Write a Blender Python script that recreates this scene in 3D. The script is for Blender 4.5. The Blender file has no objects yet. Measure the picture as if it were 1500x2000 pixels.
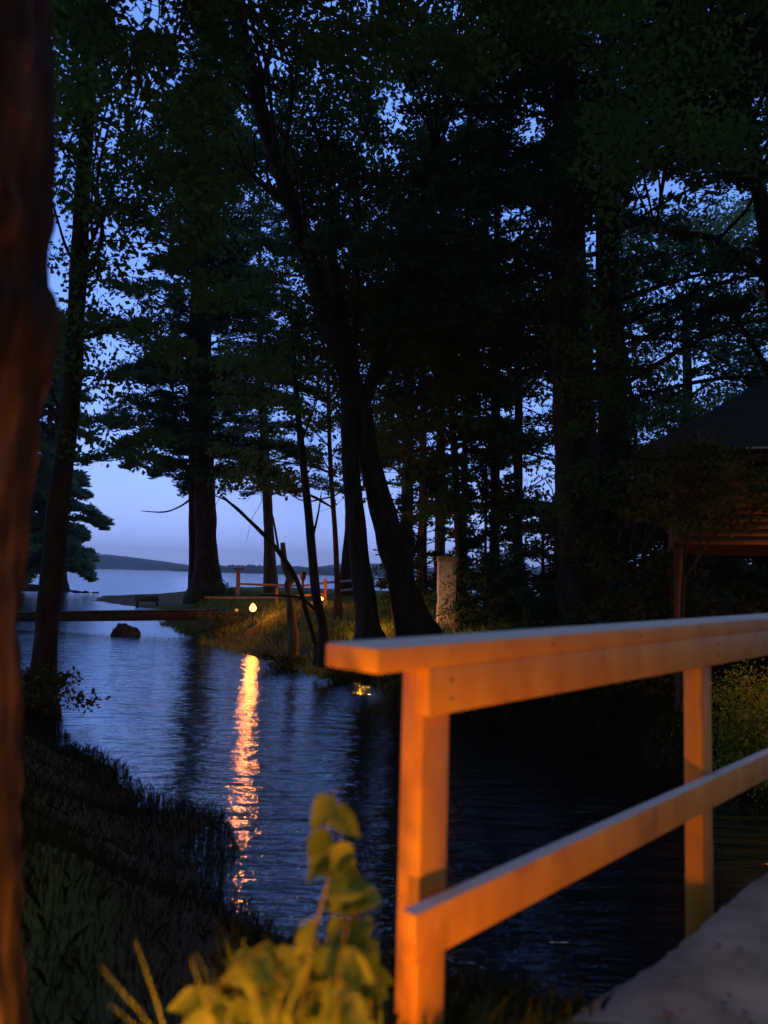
import bpy, math, random
import numpy as np
from mathutils import Vector, Matrix, noise as mnoise

random.seed(7)
RNG = np.random.default_rng(11)
scene = bpy.context.scene
COL = scene.collection
R = math.radians

# ------------------------------------------------------------------ camera
FPX = 1444.0                       # focal length in pixels of the 1500 x 2000 frame
EYE = Vector((0, 0, 2.6))
ROT = Matrix.Rotation(R(90 + 4.9), 3, 'X') @ Matrix.Rotation(R(1.54), 3, 'Z')
cam_d = bpy.data.cameras.new('camera')
cam = bpy.data.objects.new('camera', cam_d)
COL.objects.link(cam)
cam.matrix_world = Matrix.Translation(EYE) @ ROT.to_4x4()
cam_d.sensor_fit = 'VERTICAL'
cam_d.sensor_height = 36
cam_d.sensor_width = 27
cam_d.lens = 36 * FPX / 2000
cam_d.clip_start = 0.05
cam_d.clip_end = 12000
cam_d.dof.use_dof = True
cam_d.dof.focus_distance = 30
cam_d.dof.aperture_fstop = cam_d.lens / 17.0
scene.camera = cam

# ------------------------------------------------------------------ dusk sky
world = bpy.data.worlds.new('World')
scene.world = world
world.use_nodes = True
wt = world.node_tree
bg = wt.nodes['Background']
SKY = wt.nodes.new('ShaderNodeTexSky')
SKY.sky_type = 'NISHITA'
SKY.sun_disc = False
SKY.sun_elevation = R(1.0)
SKY.sun_rotation = R(200)
SKY.altitude = 100
SKY.air_density = 1.2
SKY.dust_density = 1.0
SKY.ozone_density = 4.0
geo = wt.nodes.new('ShaderNodeNewGeometry')
sep = wt.nodes.new('ShaderNodeSeparateXYZ')
ramp = wt.nodes.new('ShaderNodeValToRGB')
tc = wt.nodes.new('ShaderNodeTexCoord')
wt.links.new(tc.outputs['Generated'], sep.inputs[0])
wt.links.new(sep.outputs['Z'], ramp.inputs[0])
e = ramp.color_ramp.elements
e[0].position = 0.0; e[0].color = (0.42, 0.52, 1.05, 1)
e[1].position = 1.0; e[1].color = (0.42, 0.48, 0.62, 1)
for p, c in ((0.07, (0.36, 0.50, 1.10, 1)), (0.18, (0.24, 0.42, 1.10, 1)), (0.42, (0.17, 0.34, 1.02, 1)), (0.66, (0.15, 0.30, 0.9, 1)), (0.8, (0.34, 0.40, 0.58, 1))):
    k = e.new(p); k.color = c
cl = wt.nodes.new('ShaderNodeTexNoise'); cl.inputs['Scale'].default_value = 3.0; cl.inputs['Detail'].default_value = 4
wt.links.new(tc.outputs['Generated'], cl.inputs['Vector'])
clm = wt.nodes.new('ShaderNodeMapRange'); clm.inputs[1].default_value = 0.3; clm.inputs[2].default_value = 0.7
clm.inputs[3].default_value = 0.82; clm.inputs[4].default_value = 1.12
wt.links.new(cl.outputs['Fac'], clm.inputs[0])
mul = wt.nodes.new('ShaderNodeVectorMath'); mul.operation = 'SCALE'
wt.links.new(ramp.outputs['Color'], mul.inputs[0]); wt.links.new(clm.outputs[0], mul.inputs['Scale'])
addn = wt.nodes.new('ShaderNodeMix'); addn.data_type = 'RGBA'; addn.blend_type = 'ADD'
addn.inputs[0].default_value = 0.012
wt.links.new(mul.outputs[0], addn.inputs[6]); wt.links.new(SKY.outputs[0], addn.inputs[7])
dirm = wt.nodes.new('ShaderNodeMapRange'); dirm.interpolation_type = 'SMOOTHSTEP'   # last light stands over the lake (+Y)
dirm.inputs[1].default_value = -0.15; dirm.inputs[2].default_value = 0.65; dirm.inputs[3].default_value = 0.0; dirm.inputs[4].default_value = 1.0
zy = wt.nodes.new('ShaderNodeMath'); zy.operation = 'MULTIPLY_ADD'; zy.inputs[1].default_value = 0.45
wt.links.new(sep.outputs['Z'], zy.inputs[0]); wt.links.new(sep.outputs['Y'], zy.inputs[2])
wt.links.new(zy.outputs[0], dirm.inputs[0])
mul2 = wt.nodes.new('ShaderNodeVectorMath'); mul2.operation = 'SCALE'
wt.links.new(addn.outputs[2], mul2.inputs[0]); wt.links.new(dirm.outputs[0], mul2.inputs['Scale'])
gcol = wt.nodes.new('ShaderNodeMix'); gcol.data_type = 'RGBA'
gcol.inputs[6].default_value = (0.085, 0.095, 0.085, 1)
wt.links.new(dirm.outputs[0], gcol.inputs[0]); wt.links.new(addn.outputs[2], gcol.inputs[7])
wt.links.new(gcol.outputs[2], bg.inputs['Color'])
bg.inputs['Strength'].default_value = 1.0

scene.view_settings.view_transform = 'Standard'
scene.view_settings.look = 'None'
scene.view_settings.gamma = 1
scene.view_settings.exposure = 0.4
scene.render.engine = 'CYCLES'
cy = scene.cycles
cy.use_denoising = True
cy.max_bounces = 5
cy.diffuse_bounces = 2
cy.glossy_bounces = 3
cy.transmission_bounces = 3
cy.volume_bounces = 0
cy.sample_clamp_indirect = 4
cy.sample_clamp_direct = 0

# warm porch and path lights, and one added fill for the trunk foot
def lamp(name, loc, power, col, size=0.05):
    l = bpy.data.lights.new(name, 'POINT')
    l.energy = power; l.color = col; l.shadow_soft_size = size
    o = bpy.data.objects.new(name, l); o.location = loc
    COL.objects.link(o)
    return o
WARM = (1.0, 0.33, 0.035)

# ------------------------------------------------------------------ pixel <-> world
ROTN = np.array(ROT)
def P(u, v, Y):
    """the point at world depth Y seen at photo pixel (u, v)"""
    d = ROT @ Vector(((u - 750) / FPX, -(v - 1000) / FPX, -1))
    return EYE + d * (Y / d.y)
def G(u, v, z=0.0):
    d = ROT @ Vector(((u - 750) / FPX, -(v - 1000) / FPX, -1))
    return EYE + d * ((z - EYE.z) / d.z)
def project(pts):
    q = (pts - np.array(EYE)) @ ROTN          # camera-space
    w = np.maximum(-q[:, 2], 1e-3)
    return 750 + FPX * q[:, 0] / w, 1000 - FPX * q[:, 1] / w

# ------------------------------------------------------------------ materials
def new_mat(name):
    m = bpy.data.materials.new(name); m.use_nodes = True
    nt = m.node_tree
    return m, nt, nt.nodes['Principled BSDF']
def noise_node(nt, scale, detail=4, vec_scale=None, rough=0.55):
    t = nt.nodes.new('ShaderNodeTexCoord')
    n = nt.nodes.new('ShaderNodeTexNoise')
    n.inputs['Scale'].default_value = scale; n.inputs['Detail'].default_value = detail
    n.inputs['Roughness'].default_value = rough
    mp = nt.nodes.new('ShaderNodeMapping')
    if vec_scale: mp.inputs['Scale'].default_value = vec_scale
    nt.links.new(t.outputs['Object'], mp.inputs[0]); nt.links.new(mp.outputs[0], n.inputs['Vector'])
    return n
def ramp_node(nt, src, stops):
    r = nt.nodes.new('ShaderNodeValToRGB')
    el = r.color_ramp.elements
    el[0].position, el[0].color = stops[0][0], (*stops[0][1], 1)
    el[1].position, el[1].color = stops[-1][0], (*stops[-1][1], 1)
    for p, c in stops[1:-1]:
        k = el.new(p); k.color = (*c, 1)
    nt.links.new(src, r.inputs[0])
    return r
def mat_noise(name, stops, scale, rough=0.85, bump=0.4, vec=None, bscale=None, bdist=0.02, spec=0.2):
    m, nt, b = new_mat(name)
    n = noise_node(nt, scale, 5, vec)
    r = ramp_node(nt, n.outputs['Fac'], stops)
    nt.links.new(r.outputs[0], b.inputs['Base Color'])
    b.inputs['Roughness'].default_value = rough
    b.inputs['Specular IOR Level'].default_value = spec
    if bump:
        n2 = noise_node(nt, bscale or scale * 3, 6, vec, 0.65)
        bp = nt.nodes.new('ShaderNodeBump'); bp.inputs['Strength'].default_value = bump
        bp.inputs['Distance'].default_value = bdist
        nt.links.new(n2.outputs['Fac'], bp.inputs['Height']); nt.links.new(bp.outputs[0], b.inputs['Normal'])
    return m
def mat_leaf(name, dark, light, scale=0.6, trans=0.3):
    m, nt, b = new_mat(name)
    n = noise_node(nt, scale, 3)
    r = ramp_node(nt, n.outputs['Fac'], [(0.35, dark), (0.65, light)])
    b.inputs['Roughness'].default_value = 0.65
    b.inputs['Specular IOR Level'].default_value = 0.15
    tr = nt.nodes.new('ShaderNodeBsdfTranslucent')
    mx = nt.nodes.new('ShaderNodeMixShader'); mx.inputs[0].default_value = trans
    nt.links.new(r.outputs[0], b.inputs['Base Color']); nt.links.new(r.outputs[0], tr.inputs[0])
    nt.links.new(b.outputs[0], mx.inputs[1]); nt.links.new(tr.outputs[0], mx.inputs[2])
    nt.links.new(mx.outputs[0], nt.nodes['Material Output'].inputs['Surface'])
    return m
M = {}
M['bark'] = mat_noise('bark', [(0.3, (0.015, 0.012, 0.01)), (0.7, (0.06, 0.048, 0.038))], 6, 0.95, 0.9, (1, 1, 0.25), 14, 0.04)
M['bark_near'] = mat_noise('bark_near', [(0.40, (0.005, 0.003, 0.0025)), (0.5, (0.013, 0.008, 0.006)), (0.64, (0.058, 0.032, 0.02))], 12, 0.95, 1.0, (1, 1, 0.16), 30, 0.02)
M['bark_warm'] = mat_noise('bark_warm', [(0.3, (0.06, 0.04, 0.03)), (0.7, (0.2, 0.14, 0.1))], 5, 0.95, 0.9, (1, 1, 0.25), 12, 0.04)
M['maple'] = mat_leaf('maple_leaf', (0.04, 0.09, 0.025), (0.08, 0.15, 0.04), 0.35, .5)
M['maple_light'] = mat_leaf('light_leaf', (0.05, 0.11, 0.04), (0.09, 0.19, 0.05), 0.4, 0.6)
M['maple_far'] = mat_leaf('pale_leaf', (0.08, 0.16, 0.08), (0.12, 0.22, 0.11), 0.3, 0.6)
M['needle'] = mat_leaf('pine_needles', (0.03, 0.08, 0.045), (0.05, 0.12, 0.05), 0.3, 0.45)
M['hemlock'] = mat_leaf('hemlock_needles', (0.07, 0.13, 0.09), (0.10, 0.2, 0.11), 0.3, 0.6)
M['shrub'] = mat_leaf('shrub_leaf', (0.03, 0.045, 0.015), (0.08, 0.09, 0.025), 1.2, 0.3)
M['plant'] = mat_leaf('plant_leaf', (0.10, 0.16, 0.015), (0.26, 0.31, 0.04), 9, 0.45)
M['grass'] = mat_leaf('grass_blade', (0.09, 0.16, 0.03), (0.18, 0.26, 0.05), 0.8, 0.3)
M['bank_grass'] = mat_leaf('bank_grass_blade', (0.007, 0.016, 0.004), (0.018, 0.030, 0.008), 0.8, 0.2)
M['stem'] = mat_noise('stem', [(0.3, (0.1, 0.09, 0.03)), (0.7, (0.2, 0.18, 0.06))], 20, 0.7, 0.2)
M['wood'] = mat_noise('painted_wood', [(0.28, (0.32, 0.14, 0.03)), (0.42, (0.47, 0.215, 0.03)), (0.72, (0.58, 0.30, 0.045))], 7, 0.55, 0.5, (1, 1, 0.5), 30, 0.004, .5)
# grey sky light painted into the colour of the boards' flat tops
m = M['wood'].copy(); m.name = 'skylit_top_wood'; nt = m.node_tree; b = nt.nodes['Principled BSDF']
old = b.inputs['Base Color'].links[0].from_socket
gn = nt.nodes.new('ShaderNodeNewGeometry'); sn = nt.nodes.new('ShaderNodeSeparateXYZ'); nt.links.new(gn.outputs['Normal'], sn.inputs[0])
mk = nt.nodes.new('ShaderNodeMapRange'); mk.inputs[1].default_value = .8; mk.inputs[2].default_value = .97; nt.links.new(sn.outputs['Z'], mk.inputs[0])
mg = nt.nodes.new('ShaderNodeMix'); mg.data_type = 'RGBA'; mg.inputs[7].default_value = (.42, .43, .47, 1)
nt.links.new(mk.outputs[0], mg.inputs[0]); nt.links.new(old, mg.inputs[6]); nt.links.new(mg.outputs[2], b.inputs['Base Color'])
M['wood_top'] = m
M['rail_wood'] = mat_noise('split_wood', [(0.3, (0.2, 0.13, 0.09)), (0.7, (0.42, 0.3, 0.22))], 8, 0.9, 0.5)
M['dark_wood'] = mat_noise('dark_wood', [(0.3, (0.05, 0.035, 0.03)), (0.7, (0.12, 0.09, 0.07))], 6, 0.9, 0.4)
M['shingle'] = mat_noise('roof_shingle', [(0.3, (0.012, 0.012, 0.014)), (0.7, (0.03, 0.03, 0.035))], 9, 0.9, 0.6)
M['siding'] = mat_noise('brown_siding', [(0.3, (0.09, 0.04, 0.022)), (0.7, (0.17, 0.08, 0.04))], 2, 0.85, 0.4, (1, 1, 6), 8, 0.01)
M['rock'] = mat_noise('rock', [(0.3, (0.012, 0.011, 0.01)), (0.7, (0.05, 0.043, 0.038))], 3, 0.9, 1.0, None, 5, 0.12)
M['stone'] = mat_noise('pale_plaster', [(0.3, (0.5, 0.42, 0.4)), (0.7, (0.72, 0.62, 0.58))], 5, 0.9, 0.5)
M['path'] = mat_noise('gravel_path', [(0.3, (0.10, 0.088, 0.072)), (0.7, (0.25, 0.22, 0.185))], 4, 0.95, 0.8, None, 60, 0.01)
M['metal'] = mat_noise('dark_metal', [(0.3, (0.02, 0.02, 0.02)), (0.7, (0.05, 0.05, 0.05))], 10, 0.5, 0.1)
M['bridge_wood'] = mat_noise('wet_dark_wood', [(0.3, (0.02, 0.015, 0.012)), (0.7, (0.06, 0.045, 0.035))], 6, 0.9, 0.4)
M['drip'] = mat_noise('pale_drip_edge', [(0.3, (0.4, 0.4, 0.42)), (0.7, (0.6, 0.6, 0.62))], 10, 0.5, 0.1)
M['hill'] = mat_noise('forest_hill', [(0.3, (0.02, 0.05, 0.05)), (0.7, (0.05, 0.09, 0.08))], 0.02, 1, 0)
m, nt, b = new_mat('lantern_glass')
b.inputs['Base Color'].default_value = (0.9, 0.7, 0.4, 1)
b.inputs['Emission Color'].default_value = (1.0, 0.33, 0.045, 1)
b.inputs['Emission Strength'].default_value = 9
M['glow'] = m
m, nt, b = new_mat('dim_lantern_glass')
b.inputs['Emission Color'].default_value = (1.0, 0.5, 0.14, 1)
b.inputs['Emission Strength'].default_value = .25
b.inputs['Base Color'].default_value = (.25, .16, .12, 1)
M['glow_dim'] = m
# ground: soil, leaf litter and short grass by noise and by height
m, nt, b = new_mat('lawn_and_soil')
n = noise_node(nt, 0.9, 6)
r1 = ramp_node(nt, n.outputs['Fac'], [(0.35, (0.035, 0.03, 0.018)), (0.5, (0.055, 0.07, 0.025)), (0.7, (0.09, 0.12, 0.04))])
g2 = nt.nodes.new('ShaderNodeNewGeometry'); s2 = nt.nodes.new('ShaderNodeSeparateXYZ')
nt.links.new(g2.outputs['Position'], s2.inputs[0])
mr = nt.nodes.new('ShaderNodeMapRange'); mr.inputs[1].default_value = 0.1; mr.inputs[2].default_value = 0.7
nt.links.new(s2.outputs['Z'], mr.inputs[0])
mixc = nt.nodes.new('ShaderNodeMix'); mixc.data_type = 'RGBA'
mixc.inputs[6].default_value = (0.05, 0.045, 0.04, 1)
nt.links.new(mr.outputs[0], mixc.inputs[0]); nt.links.new(r1.outputs[0], mixc.inputs[7])
nt.links.new(mixc.outputs[2], b.inputs['Base Color'])
b.inputs['Roughness'].default_value = 1; b.inputs['Specular IOR Level'].default_value = 0.05
nb = noise_node(nt, 9, 6); bp = nt.nodes.new('ShaderNodeBump'); bp.inputs['Distance'].default_value = 0.06
nt.links.new(nb.outputs['Fac'], bp.inputs['Height']); nt.links.new(bp.outputs[0], b.inputs['Normal'])
M['ground'] = m
# water: dark body, sky reflections, wind ripples
m, nt, b = new_mat('rippled_water')
b.inputs['Base Color'].default_value = (0.001, 0.004, 0.012, 1)
b.inputs['Roughness'].default_value = 0.035
b.inputs['IOR'].default_value = 2.4
na = noise_node(nt, 1.0, 3, (0.8, 3.8, 1), 0.5)
nc = noise_node(nt, 1.0, 4, (2.3, 8.5, 1), 0.6)
ad = nt.nodes.new('ShaderNodeMath'); ad.operation = 'MULTIPLY_ADD'; ad.inputs[1].default_value = 0.36
nt.links.new(nc.outputs['Fac'], ad.inputs[0]); nt.links.new(na.outputs['Fac'], ad.inputs[2])
bp = nt.nodes.new('ShaderNodeBump'); bp.inputs['Strength'].default_value = 1.0; bp.inputs['Distance'].default_value = 0.062
nt.links.new(ad.outputs[0], bp.inputs['Height']); nt.links.new(bp.outputs[0], b.inputs['Normal'])
gl = nt.nodes.new('ShaderNodeBsdfGlossy'); gl.inputs['Color'].default_value = (.85, .92, 1, 1); gl.inputs['Roughness'].default_value = .035
nt.links.new(bp.outputs[0], gl.inputs['Normal'])
mxw = nt.nodes.new('ShaderNodeMixShader'); mxw.inputs[0].default_value = .38
nt.links.new(b.outputs[0], mxw.inputs[1]); nt.links.new(gl.outputs[0], mxw.inputs[2]); nt.links.new(mxw.outputs[0], nt.nodes['Material Output'].inputs['Surface'])
M['water'] = m

# ------------------------------------------------------------------ mesh helpers
def link(name, me, mat, parent=None):
    o = bpy.data.objects.new(name, me)
    COL.objects.link(o)
    if mat: me.materials.append(mat)
    if parent: o.parent = parent
    return o
def np_mesh(name, verts, faces, smooth=False):
    """faces: (n, k) int array, all the same size"""
    verts = np.asarray(verts, dtype=np.float32); faces = np.asarray(faces, dtype=np.int32)
    me = bpy.data.meshes.new(name)
    nf, k = faces.shape
    me.vertices.add(len(verts)); me.vertices.foreach_set('co', verts.ravel())
    me.loops.add(nf * k); me.loops.foreach_set('vertex_index', faces.ravel())
    me.polygons.add(nf); me.polygons.foreach_set('loop_start', np.arange(0, nf * k, k, dtype=np.int32))
    me.polygons.foreach_set('loop_total', np.full(nf, k, dtype=np.int32))
    if smooth: me.polygons.foreach_set('use_smooth', np.ones(nf, dtype=bool))
    me.update(calc_edges=True)
    return me
def tag(o, label, cat, group=None):
    o['label'] = label; o['category'] = cat
    if group: o['group'] = group
    return o
def empty(name, loc, label, cat, group=None):
    o = bpy.data.objects.new(name, None); o.location = loc
    o.empty_display_size = 0.2
    COL.objects.link(o)
    return tag(o, label, cat, group)
def sub(parent, arr):
    return np.asarray(arr, dtype=np.float64) - np.array(parent.location if parent else (0, 0, 0))

def spline(pts, n):
    """Catmull-Rom through rows of any width"""
    p = np.asarray(pts, dtype=np.float64)
    p = np.vstack([2 * p[0] - p[1], p, 2 * p[-1] - p[-2]])
    out = []
    for i in range(1, len(p) - 2):
        for t in np.linspace(0, 1, n, endpoint=False):
            a, b_, c, d = p[i - 1], p[i], p[i + 1], p[i + 2]
            out.append(0.5 * (2 * b_ + (c - a) * t + (2 * a - 5 * b_ + 4 * c - d) * t * t + (3 * b_ - a - 3 * c + d) * t ** 3))
    out.append(p[-2])
    return np.array(out)
class MB:
    """collects quads from tubes, boxes"""
    def __init__(self): self.v = []; self.f = []; self.n = 0
    def add(self, v, f):
        self.v.append(np.asarray(v, dtype=np.float64)); self.f.append(np.asarray(f, dtype=np.int64) + self.n); self.n += len(v)
    def tube(self, pts, rad, sides=8, rough=0.0, nscale=3.0, caps=True):
        pts = np.asarray(pts, dtype=np.float64); rad = np.asarray(rad, dtype=np.float64)
        n = len(pts)
        d = np.gradient(pts, axis=0); d /= (np.linalg.norm(d, axis=1, keepdims=True) + 1e-9)
        ref = np.array((0.31, 0.95, 0.05)) if abs(d[0, 2]) > 0.5 else np.array((0.03, 0.05, 1.0))
        a = np.cross(d, ref); a /= (np.linalg.norm(a, axis=1, keepdims=True) + 1e-9)
        b_ = np.cross(d, a)
        th = np.linspace(0, 2 * np.pi, sides, endpoint=False)
        v = pts[:, None] + rad[:, None, None] * (np.cos(th)[None, :, None] * a[:, None] + np.sin(th)[None, :, None] * b_[:, None])
        if rough:
            for i in range(n):
                for j in range(sides):
                    q = v[i, j]; k = mnoise.noise(Vector((q[0] * nscale, q[1] * nscale, q[2] * nscale * 0.35)))
                    v[i, j] = pts[i] + (v[i, j] - pts[i]) * (1 + rough * k)
        v = v.reshape(-1, 3)
        f = []
        for i in range(n - 1):
            for j in range(sides):
                k = (j + 1) % sides
                f.append((i * sides + j, i * sides + k, (i + 1) * sides + k, (i + 1) * sides + j))
        if caps and sides % 2 == 0:
            for base in (0, (n - 1) * sides):
                for j in range(0, sides // 2 - 1):
                    q = [base + j, base + j + 1, base + sides - 2 - j, base + sides - 1 - j]
                    f.append(q if base == 0 else q[::-1])
        self.add(v, f)
    def hexa(self, c):
        """8 corners: bottom ring 0-3, top ring 4-7"""
        self.add([tuple(q) for q in c], [(3, 2, 1, 0), (4, 5, 6, 7), (0, 1, 5, 4), (1, 2, 6, 5), (2, 3, 7, 6), (3, 0, 4, 7)])
    def box(self, lo, hi):
        x0, y0, z0 = lo; x1, y1, z1 = hi
        self.hexa([(x0, y0, z0), (x1, y0, z0), (x1, y1, z0), (x0, y1, z0), (x0, y0, z1), (x1, y0, z1), (x1, y1, z1), (x0, y1, z1)])
    def beam(self, a, b_, w, h, up=(0, 0, 1)):
        """a to b, w across (horizontal), h tall; a and b on the axis"""
        a = Vector(a); b_ = Vector(b_); d = (b_ - a).normalized(); s = d.cross(Vector(up)).normalized(); t = s.cross(d).normalized()
        c = []
        for zz in (-h / 2, h / 2):
            for p_, ss in ((a, -w / 2), (a, w / 2), (b_, w / 2), (b_, -w / 2)):
                c.append(p_ + s * ss + t * zz)
        self.hexa(c)
    def build(self, name, mat, parent=None, smooth=False, bevel=0):
        v = sub(parent, np.vstack(self.v)); f = np.vstack(self.f)
        o = link(name, np_mesh(name, v, f, smooth), mat, parent)
        if bevel:
            md = o.modifiers.new('bevel', 'BEVEL'); md.width = bevel; md.segments = 2
        return o

# ------------------------------------------------------------------ where the photo shows sky through the leaves
GAPS = [  # u, v, ru, rv, openness
 (110,560,36,330,.8),(240,300,110,110,.5),(290,20,70,40,.9),(368,90,26,56,.9),(470,30,34,34,.6),(122,95,18,34,.5),
 (530,110,52,26,.6),(330,150,60,30,.35),(235,420,140,100,.5),(270,600,120,90,.5),(215,690,66,34,.97),(210,800,110,60,.5),
 (500,640,70,46,.55),(510,400,48,60,.6),(470,460,50,30,.4),(560,560,36,40,.4),(480,830,80,40,.45),(590,880,90,60,.5),
 (350,890,90,28,.1),(95,880,50,100,.4),(610,760,50,30,.4),(720,780,40,60,.45),
 (300,1040,105,95,1),(470,1040,60,85,1),(600,1060,110,80,.85),(715,1050,30,80,.95),(640,960,60,40,.5),
 (840,240,110,26,.45),(1030,245,26,42,.75),(930,60,42,28,.4),(760,302,60,20,.5),(1000,450,90,44,.45),(1020,540,70,60,.55),
 (860,600,70,30,.35),(1280,390,60,42,.8),(1390,395,70,26,.55),(1490,230,24,90,.65),(1160,500,16,50,.5),(1400,590,140,62,.45),
 (1240,670,30,44,.85),(1400,710,120,60,.38),(1320,780,90,50,.2),(1490,640,60,200,.25),(1060,800,60,56,.8),(1085,900,26,70,.7),(1035,930,40,40,.5),
 (1050,1080,66,38,.9),(870,830,50,60,.45),(790,740,60,40,.35),(1030,690,70,60,.35),(770,960,50,60,.35),(910,900,40,60,.3),
 (1235,860,40,24,.5),(950,700,40,50,.3),(960,790,30,60,.3),(820,880,40,50,.35),(1245,1115,12,24,.5)]
def openness(u, v):
    o = np.zeros_like(u)
    for gu, gv, ru, rv, k in GAPS:
        d = ((u - gu) / ru) ** 2 + ((v - gv) / rv) ** 2
        o = np.maximum(o, k * np.clip((1.35 - d) / 0.5, 0, 1))
    o = np.where((v > 1105) & (u < 735), 1.0, o)
    return 1 - (1 - o) ** 1.7

# ------------------------------------------------------------------ foliage
def leaf_quads(c, size, flat=0.0, aspect=0.6):
    """c (n,3) centres -> diamond leaves, folded a little, random directions"""
    n = len(c)
    a = RNG.normal(size=(n, 3)); a[:, 2] *= (1 - flat); a /= np.linalg.norm(a, axis=1, keepdims=True)
    b_ = RNG.normal(size=(n, 3)); b_[:, 2] *= (1 - flat)
    b_ -= (a * b_).sum(1, keepdims=True) * a; b_ /= (np.linalg.norm(b_, axis=1, keepdims=True) + 1e-9)
    s = size * RNG.uniform(0.6, 1.25, (n, 1))
    nn = np.cross(a, b_)
    v = np.stack([c - a * s * .5, c + b_ * s * aspect * .5 + nn * s * .08 - a * s * .05, c + a * s * .5, c - b_ * s * aspect * .5 + nn * s * .08 - a * s * .05], axis=1)
    f = np.arange(4 * n).reshape(n, 4)
    return v.reshape(-1, 3), f
def foliage(name, centres, mat, parent, size, flat=0.0, aspect=0.6):
    v, f = leaf_quads(centres, size, flat, aspect)
    return link(name, np_mesh(name, sub(parent, v), f), mat, parent)

def keep_open(c, gain=1.0):
    u, v = project(c)
    o = openness(u, v) * gain
    return RNG.random(len(c)) > o

def cluster_points(regions, n, per, r, squash=0.55, gain=1.0):
    """clumps of leaves filling slabs of space; regions = (u0,u1,v0,v1,Y0,Y1,weight)"""
    w = np.array([q[6] for q in regions], float); w /= w.sum()
    idx = RNG.choice(len(regions), n, p=w)
    cc = []
    for i in idx:
        u0, u1, v0, v1, y0, y1, _ = regions[i]
        cc.append(P(RNG.uniform(u0, u1), RNG.uniform(v0, v1), RNG.uniform(y0, y1)))
    cc = np.array(cc)
    cc = cc[keep_open(cc, gain)]
    m_ = len(cc)
    off = RNG.normal(size=(m_, per, 3)); off /= np.linalg.norm(off, axis=2, keepdims=True)
    off *= RNG.random((m_, per, 1)) ** 0.45
    rr = r * RNG.uniform(0.5, 1.3, (m_, 1, 1))
    off *= rr * np.array((1, 1, squash))
    pts = (cc[:, None] + off).reshape(-1, 3)
    pts = pts[keep_open(pts, 0.55 * gain)]
    return cc, pts

def stick(mb, a, b_, r0, r1, sag=0.1, sides=5, n=5, wob=0.06):
    a = np.array(a, float); b_ = np.array(b_, float); L = np.linalg.norm(b_ - a)
    mid = [a + (b_ - a) * t + RNG.normal(size=3) * wob * L * math.sin(math.pi * t) + np.array((0, 0, sag * L * math.sin(math.pi * t))) for t in (0.33, 0.66)]
    p = spline([a, *mid, b_], n)
    mb.tube(p, np.linspace(r0, r1, len(p)), sides, caps=False)

def trunk_line(spec):
    """spec rows: u, v, Y, width in px -> points and radii"""
    rows = []
    for u, v, Y, w in spec:
        p = P(u, v, Y); rows.append((*p, w * Y / FPX / 2))
    return rows

def broadleaf(label, spec, regions, ncl, per, r, size, mat='maple', branches=(), limbs=18, gain=1.0, group=None, bark='bark', squash=.6, name='broadleaf_tree', ground=True, sides=14, rough=.16, limb_r=.05, flare=1.35):
    rows = trunk_line(spec)
    if ground:
        x, y, z, rr = rows[0]
        rows = [(x, y, z - 0.5, rr * flare * 1.1), (x, y, z + 0.0, rr * flare)] + [(rows[0][0] * .75 + rows[1][0] * .25, rows[0][1] * .75 + rows[1][1] * .25, rows[0][2] * .75 + rows[1][2] * .25, rr)] + rows[1:]
    s = spline(rows, 7)
    root = empty(name, rows[1][:3] if ground else rows[0][:3], label, 'tree', group)
    mb = MB(); mb.tube(s[:, :3], np.maximum(s[:, 3], .012), sides, rough)
    mb.build('trunk', M[bark], root, True)
    bs = []
    for br in branches:
        q = spline(trunk_line(br), 6); bs.append(q)
        mb = MB(); mb.tube(q[:, :3], np.maximum(q[:, 3], .006), 8, .12, caps=False)
        mb.build('branch', M[bark], root, True)
    if ncl:
        cc, pts = cluster_points(regions, ncl, per, r, squash, gain)
        if limbs and len(cc):
            mb = MB()
            allp = np.vstack([s] + bs)
            hi = allp[allp[:, 2] > np.percentile(allp[:, 2], 35)]
            for i in RNG.choice(len(cc), min(limbs, len(cc)), replace=False):
                d = np.linalg.norm(hi[:, :3] - cc[i], axis=1) + 2.0 * np.maximum(0, hi[:, 2] - cc[i][2])
                k = hi[np.argmin(d)]
                if np.linalg.norm(k[:3] - cc[i]) > 9: continue
                stick(mb, k[:3], cc[i], min(limb_r, k[3] * .6), .012)
                for t in range(3):
                    e_ = cc[i] + RNG.normal(size=3) * r * 1.4
                    stick(mb, cc[i], e_, .012, .004, 0, 4, 3)
            if mb.v: mb.build('limbs', M[bark], root, True)
        foliage('crown', pts, M[mat], root, size)
    return root

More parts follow.
